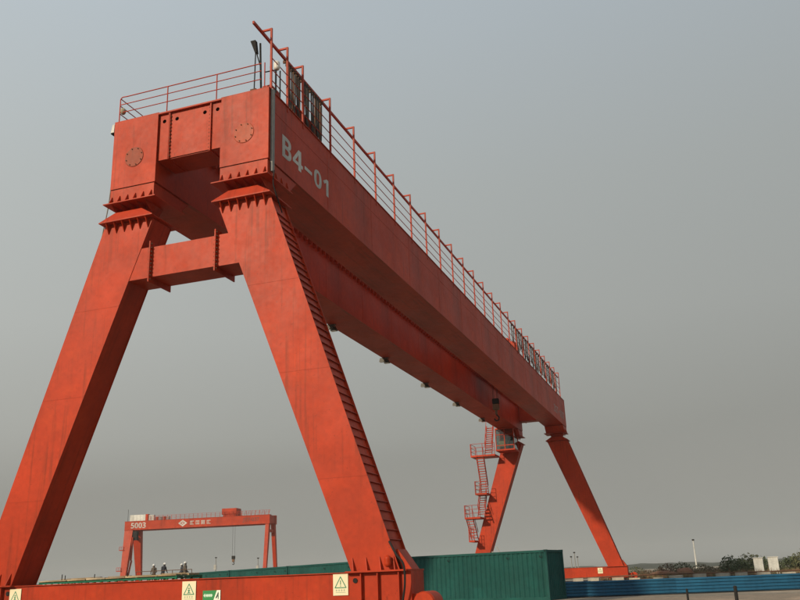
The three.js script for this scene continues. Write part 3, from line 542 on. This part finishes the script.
{
  const plat = thing('work_platform', 'raised steel work platform with guard rail carrying four workers', 'platform', null, [-25.6, 0, -38.6], -.1);
  mesh('deck', B(-3.2, 3.2, 1.62, 1.72, -1.2, 1.2), M.steel, plat); for (const x of [-3, 0, 3]) for (const z of [-1.1, 1.1]) mesh('leg', B(x - .06, x + .06, 0, 1.62, z - .06, z + .06), M.steel, plat);
  for (const x of [-3.1, -1, 1, 3.1]) mesh('rail_post', rod(V(x, 1.72, 1.12), V(x, 2.78, 1.12), .03), M.rust, plat); for (const h of [2.3, 2.78]) mesh('rail', rod(V(-3.1, h, 1.12), V(3.1, h, 1.12), .028), M.rust, plat);
  const pose = lean => [[[0, -.05, 0], [0 + lean * .3, .42, .02], .15, .17], [[-.15 + lean * .3, .46, 0], [.15 + lean * .3, .46, 0], .09, .09], [[lean * .34, .5, .02], [lean * .4, .68, .05], .06, .09], [[lean * .4, .66, .05], [lean * .42, .74, .06], .095, .09],
    [[-.09, -.08, 0], [-.11, -.45, .04], .1, .075], [[-.11, -.45, .04], [-.11, -.84, -.02], .07, .05], [[-.11, -.86, -.02], [-.11, -.87, .12], .045, .04], [[.09, -.08, 0], [.12, -.45, .06], .1, .075], [[.12, -.45, .06], [.13, -.84, 0], .07, .05], [[.13, -.86, 0], [.13, -.87, .14], .045, .04],
    [[-.2 + lean * .3, .45, 0], [-.27 + lean * .3, .16, .05], .06, .05], [[-.27 + lean * .3, .16, .05], [-.2 + lean * .3, -.02, .24], .045, .035], [[-.2 + lean * .3, -.02, .24], [-.17 + lean * .3, -.06, .31], .035, .022], [[.2 + lean * .3, .45, 0], [.28 + lean * .3, .16, .04], .06, .05], [[.28 + lean * .3, .16, .04], [.22 + lean * .3, .0, .25], .045, .035], [[.22 + lean * .3, 0, .25], [.2 + lean * .3, -.03, .32], .035, .022]];
  const bodies = [figure(pose(0), 64, 1.0), figure(pose(.35), 64, 1.0)];
  [[-27.55, -38.7, .95, 0, M.clothB, .2, 'person in brown clothes and white helmet at the far end of the platform'], [-26.75, -38.9, 1.0, 1, M.cloth, 1.2, 'person in dark clothes and white helmet beside the worker in brown'], [-24.7, -38.9, .92, 0, M.cloth, -.6, 'shorter person in dark clothes and white helmet by the green container'], [-24.15, -38.5, 1.0, 1, M.clothB, 2.4, 'person in brown clothes and white helmet leaning beside the shorter worker']].forEach(([x, z, s, v, m, turn, lab]) => {
    const p = thing('person', lab, 'person', null, [x, 1.72 + .91 * s, z], turn); p.scale.setScalar(s);
    mesh('body', bodies[v], m, p); const hx = v ? .145 : 0; const hd = new THREE.SphereGeometry(.135, 18, 12, 0, 6.2832, 0, 1.7).scale(1, .95, 1.12).translate(hx, .745, .05); const br = new THREE.CylinderGeometry(.15, .165, .02, 20).scale(1, 1, 1.2).translate(hx, .73, .07);
    mesh('helmet', merge([boxUV(hd), boxUV(br)]), M.helmet, p); mesh('face', boxUV(new THREE.SphereGeometry(.088, 14, 10).scale(.9, 1.1, .8).translate(hx, .665, .085)), M.skin, p);
  });
}

// ---------------------------------------------------------------- the distant crane
{
  const t = thing('gantry_crane', 'distant red gantry crane with white diamond emblem and white cabin on top', 'gantry crane', null, [-117.6, 0, -235], .17), LF = 51.2, top = 22.7, bt = 19.9, W = 3.9;
  for (const s of [1, -1]) {
    const g = part('main_girder', t); mesh('box_section', B(-LF, 0, bt, top, s * W, s * (W - 1.8)), M.redB, g); mesh('top_flange', B(-LF - .05, .05, top, top + .06, s * (W + .08), s * (W - 1.88)), M.redB, g); mesh('bottom_flange', B(-LF - .05, .05, bt - .06, bt, s * (W + .08), s * (W - 1.88)), M.redB, g);
  }
  mesh('end_beam', B(-.9, -.1, bt + .1, top - .1, -W + 1.8, W - 1.8), M.redB, t); mesh('end_beam', B(-LF + .1, -LF + .9, bt + .1, top - .1, -W + 1.8, W - 1.8), M.redB, t);
  for (const [x, w0, w1] of [[-.9, .55, .6], [-LF + 1.5, .8, 1.5]]) for (const s of [1, -1]) {
    const g = part('leg', t); mesh('upper_leg', slab(.9, x - w0, x + w0, bt - .06, x - w1, x + w1, s * 5.9, s * 6.9, s * 2.0, s * 3.8), M.redB, g); mesh('foot', B(x - w0 - .3, x + w0 + .3, .2, .9, s * 5.6, s * 7.2), M.redB, g);
  }
  for (const x of [-.9, -LF + 1.5]) { mesh('sill_beam', B(x - .5, x + .5, .5, 1.7, -5.7, 5.7), M.redB, t); mesh('tie_beam', B(x - .4, x + .4, 17.2, 18.1, -2.9, 2.9), M.redB, t); }
  const r = part('guard_rail', t); for (let x = -LF + 9; x <= .01; x += 1.55) mesh('post', B(x - .05, x + .05, top + .06, top + 1.5, W - .12, W - .02), M.redB, r); for (const h of [.55, 1.0, 1.5]) mesh('rail', B(-LF + 8, 0, top + h, top + h + .06, W - .1, W - .04), M.redB, r);
  for (let x = -14; x < 0; x += 1.2) mesh('brace', bar(V(x, top + .1, W - 1), V(x + .6, top + 1.7, W - 1), .07, .07), M.redB, r);
  const cab = part('cabin', t); mesh('cabin_wall', B(-LF + 1.6, -LF + 7.2, top + .07, top + 2.1, W - 1.9, W - .3), M.white, cab); for (let i = 0; i < 4; i++) mesh('panel_joint', B(-LF + 2.7 + i * 1.3, -LF + 2.78 + i * 1.3, top + .1, top + 2.05, W - .31, W - .285), M.grey, cab); mesh('red_housing', B(-LF + 7.25, -LF + 8.1, top + .07, top + 2.2, W - 1.9, W - .3), M.redB, cab); mesh('tank', B(-LF + 8.4, -LF + 10.2, top + .07, top + 1.9, W - 1.6, W - .4), M.white, cab);
  for (let i = 0; i < 4; i++) mesh('equipment_box', B(-LF + 10.8 + i * 1.4, -LF + 11.5 + i * 1.4, top + .07, top + 1.2, W - 1.4, W - .5), i % 2 ? M.grey : M.redB, cab);
  mesh('antenna', rod(V(-LF + .8, top, W - .5), V(-LF + .8, top + 4, W - .5), .06), M.dark, t);
  // stairs and landings outside the wide legs
  const st = part('access_stairs', t); for (const [y, z] of [[13.2, 3.7], [6.5, 4.9], [3.2, 5.6]]) { mesh('landing', B(-LF - .9, -LF + .8, y, y + .25, z - .4, z + 1.4), M.redB, st); mesh('rail', B(-LF - .9, -LF + .6, y + 1.2, y + 1.3, z + 1.3, z + 1.4), M.redB, st); for (const x of [-.85, -.2, .5]) mesh('post', B(-LF + x - .06, -LF + x + .06, y + .25, y + 1.2, z + 1.3, z + 1.4), M.redB, st); }
  mesh('flight', bar(V(-LF + 2.6, 3, 5.4), V(-LF + 2.8, 10, 3.2), .8, .25), M.redB, st); mesh('flight', bar(V(-LF + 2.6, 10, 3.2), V(-LF + 3.4, 17.5, 4.2), .8, .25), M.redB, st);
  mesh('leg_box', B(-LF + 2.9, -LF + 4.6, 16.5, 19.4, 2.6, 3.8), M.dark, st);
  // writing on the girder face (+z side)
  const font = await new FontLoader().loadAsync('fonts/droid/droid_sans_bold.typeface.json'), w = part('lettering', t);
  const put = (s, x, y, h, m) => { const g = new TextGeometry(s, { font, size: h, depth: .02 }); g.translate(x, y, W + .003); mesh('character', boxUV(g), m, w); };
  put('5003', -LF + 2.2, bt + .5, 1.8, M.letter);
  put('JT7-037', -9.2, bt + .9, 1.2, dull(lin(.20, .06, .05), .8));
  const dia = new THREE.Shape(); dia.moveTo(0, 1.1); dia.lineTo(1.6, 0); dia.lineTo(0, -1.1); dia.lineTo(-1.6, 0); const hole = new THREE.Path(); hole.moveTo(0, .55); hole.lineTo(-.8, 0); hole.lineTo(0, -.55); hole.lineTo(.8, 0); dia.holes.push(hole);
  mesh('emblem', boxUV(new THREE.ExtrudeGeometry(dia, { depth: .02, bevelEnabled: false }).translate(-30.4, bt + 1.4, W + .003)), M.letter, w);
  mesh('emblem', B(-30.7, -30.1, bt + 1.15, bt + 1.65, W + .003, W + .023), M.letter, w);
  // four block characters, only their rough strokes can be made out
  for (let i = 0; i < 4; i++) { const x = -27.8 + i * 1.95, y = bt + .8, gs = []; for (const [a, b, c, d] of [[.0, 1.4, 1.0, 1.2], [.0, 1.4, .0, .18], [.6, .8, 0, 1.25], [.1, .28, .2, 1.1], [1.1, 1.28, .2, 1.1], [.2, 1.2, .52, .68]].slice(0, 4 + i % 3)) gs.push(B(x + a, x + b, y + c, y + d, W + .003 + gs.length * .002, W + .02 + gs.length * .002)); mesh('character', merge(gs), M.letter, w); }
  const q = thing('hoist_trolley', 'red trolley house on the distant crane girder with its hook hanging on ropes', 'trolley', null, [-117.6, 0, -235], .17);
  mesh('house', boxUV(new RoundedBoxGeometry(5.2, 2.0, 4.6, 2, .15).translate(-14.2, top + 1.7, 1.4)), M.redB, q); mesh('carriage', B(-16.4, -12, top + .07, top + .7, -3.4, 3.4), M.redB, q);
  for (const x of [-14.1, -13.3]) mesh('hoist_rope', rod(V(x, top, 0), V(x, 10, 0), .035), M.dark, q);
  const hb = part('hook_block', q); mesh('sheave_housing', boxUV(new RoundedBoxGeometry(1.1, 1.1, .7, 2, .1).translate(-13.7, 9.6, 0)), M.dark, hb); mesh('counterweight', boxUV(new RoundedBoxGeometry(.8, .9, .6, 2, .1).translate(-13.7, 8.6, 0)), M.hook, hb); mesh('hook', tube([V(-13.7, 8.2, 0), V(-13.4, 7.7, 0), V(-13.7, 7.3, 0), V(-14, 7.6, 0)], .12, 14), M.dark, hb);
}

// ---------------------------------------------------------------- masts, lamp posts, cabinets
function mast(label, x, z, h, m, head, group) { const t = thing('lamp_post', label, 'lamp post', group, [x, 0, z]); mesh('pole', boxUV(new THREE.CylinderGeometry(.09, .15, h, 10).translate(0, h / 2, 0)), m, t); mesh('lamp_head', boxUV(new RoundedBoxGeometry(head, head * .6, head * .8, 2, .05).translate(0, h, 0)), M.dark, t); return t; }
mast('white lamp post standing in the brush', 17.14, -135, 5.75, M.white, .42);
mast('thin grey mast beyond the far sill, tallest of three', -13.5, -200, 5.7, M.grey, .5);
mast('thin grey lower mast beyond the far sill beside the tallest one', -14.4, -200, 4.7, M.grey, .5, 'low masts beyond the far sill'); mast('thin grey lower mast beyond the far sill beside the tallest one', -12.8, -200, 4.6, M.grey, .45, 'low masts beyond the far sill');
for (const [x, h, lab] of [[-118.1, 8.8, 'thin mast with dark head and pale box left of the distant crane hook'], [-104.2, 8.1, 'thin mast with dark head and pale box near the distant crane right legs']]) { const t = mast(lab, x, -200, h, M.grey, .5); mesh('pale_box', B(-.38, .38, h - 3.4, h - 2.0, .12, .5), M.letter, t); }
for (const [x, w, lab] of [[25.55, 1.12, 'white electrical cabinet in the brush, the left and smaller of two'.replace('the left and smaller', 'the smaller')], [27.3, 1.2, 'white electrical cabinet in the brush, the wider of two with a capped roof']]) {
  const t = thing('electrical_cabinet', lab, 'cabinet', null, [x, 0, -92]); const h = w > 1.15 ? 2.1 : 2.05;
  mesh('body', boxUV(new RoundedBoxGeometry(w, h, .7, 2, .03).translate(0, h / 2, 0)), M.white, t); mesh('roof', B(-w / 2 - .06, w / 2 + .06, h, h + .07, -.42, .42), M.white, t); for (const s of [-1, 1]) mesh('door', B(s * .02, s * (w / 2 - .05), .25, h - .1, .351, .37), M.white, t);
}

// ---------------------------------------------------------------- scrub beyond the far track
function leafGeo(n, rx, ry, rz, size, stemmy) {
  const p = [];
  for (let i = 0; i < n; i++) {
    let x, y, z; do { x = rr(-1, 1); y = rr(0, 1); z = rr(-1, 1); } while (x * x + z * z + (y * 2 - .8) ** 2 * .6 > 1.0 || fbm(x * .5 + .5, y * .5 + z * .2 + .3, 5, 5, 2, 401) < .38);
    const c = V(x * rx, y * ry, z * rz), a = V(rr(-1, 1), rr(-.3, 1), rr(-1, 1)).normalize(), b = V(rr(-1, 1), rr(-1, 1), rr(-1, 1)).cross(a).normalize(), s = size * rr(.5, 1.3);
    const q = [c.clone().addScaledVector(a, -s), c.clone().addScaledVector(b, s * .4), c.clone().addScaledVector(a, s), c.clone().addScaledVector(b, -s * .4)];
    for (const k of [0, 1, 2, 0, 2, 3]) p.push(q[k].x, q[k].y, q[k].z);
  }
  const g = new THREE.BufferGeometry(); g.setAttribute('position', new THREE.Float32BufferAttribute(p, 3)); g.computeVertexNormals(); return boxUV(g);
}
const leafM = [lin(.05, .066, .03), lin(.07, .075, .035), lin(.12, .095, .05), lin(.09, .06, .035)].map(c => new THREE.MeshStandardMaterial({ color: c, roughness: 1, side: THREE.DoubleSide }));
{
  const geos = [leafGeo(700, 1.5, 2.2, 1.5, .17), leafGeo(700, 1.9, 1.7, 1.4, .16), leafGeo(600, 1.2, 1.2, 1.2, .13)];
  const add = (x, z, v, m, s, label, group) => { const t = thing('bush', label, 'bush', group, [x, 0, z], rr(0, 6)); t.scale.set(s, s * rr(.85, 1.15), s); mesh('foliage', geos[v], leafM[m], t); const st = []; for (let i = 0; i < 5; i++) st.push(rod(V(rr(-.2, .2), -.05, rr(-.2, .2)), V(rr(-.8, .8), 1.1, rr(-.8, .8)), .03, 5)); mesh('stem', merge(st), M.rust, t); };
  for (let i = 0; i < 16; i++) add(22.5 + i * 1.15 + rr(-.5, .5), -96 - rr(0, 12), i % 2, i % 3 === 2 ? 1 : 0, rr(.95, 1.35) + i * .015, 'leafy green bush in the thicket behind the white cabinets', 'green bushes behind the cabinets');
  for (let i = 0; i < 14; i++) add(9.5 + i * 1.05 + rr(-.5, .5), -99 - rr(0, 22), 1 + i % 2, 1 + (i * 2) % 3, rr(.75, 1.15), 'low dry olive and brown bush between the far sill and the cabinets', 'dry bushes beyond the far sill');
  // dry grass as one mass
  const bp = []; for (let k = 0; k < 7; k++) { const a = rr(0, 6.28), l = rr(.1, .35), h = rr(.4, .9), w = .03; bp.push(Math.cos(a + 1.57) * w, 0, Math.sin(a + 1.57) * w, -Math.cos(a + 1.57) * w, 0, -Math.sin(a + 1.57) * w, Math.cos(a) * l, h, Math.sin(a) * l); }
  const bg = new THREE.BufferGeometry(); bg.setAttribute('position', new THREE.Float32BufferAttribute(bp, 3)); bg.computeVertexNormals();
  const N = 5000, im = new THREE.InstancedMesh(bg, new THREE.MeshStandardMaterial({ color: 0xffffff, roughness: 1, side: THREE.DoubleSide }), N), m4 = new THREE.Matrix4(), e = new THREE.Euler(), qn = new THREE.Quaternion();
  for (let i = 0; i < N; i++) { e.set(rr(-.2, .2), rr(0, 6.28), rr(-.2, .2)); const s = rr(.5, 1.25); m4.compose(V(rr(6, 52), 0, -88 - Math.pow(rnd(), 1.6) * 50), qn.setFromEuler(e), V(s, s * rr(.5, 1.2), s)); im.setMatrixAt(i, m4); const t = rnd(); im.setColorAt(i, t < .45 ? lin(.20, .14, .075) : t < .75 ? lin(.12, .11, .05) : lin(.22, .12, .06)); }
  im.name = 'dry_grass'; im.castShadow = im.receiveShadow = true; im.userData = { kind: 'stuff', label: 'dry brown grass beyond the far crane track', category: 'grass' }; scene.add(im);
  // orange spoil heaps
  for (const [x, z, r, h, lab] of [[13.2, -101, 2.2, .95, 'orange soil heap in the dry brush close to the far sill'], [16.1, -103, 1.4, 1.2, 'small orange soil heap in the dry brush beside the lamp post']]) {
    const g = new THREE.SphereGeometry(1, 28, 14, 0, 6.2832, 0, 1.58), p = g.attributes.position; for (let k = 0; k < p.count; k++) { const f = .75 + .5 * fbm(p.getX(k) * .5 + .5, p.getZ(k) * .5 + .5, 5, 5, 4, Math.round(r * 10)); p.setXYZ(k, p.getX(k) * r * f, Math.max(-.05, p.getY(k) * h * f), p.getZ(k) * r * f); } g.computeVertexNormals(); const o = mesh('soil_heap', boxUV(g), M.soil); o.position.set(x, 0, z); tag(o, lab, 'soil heap');
  }
}

renderer.render(scene, camera);
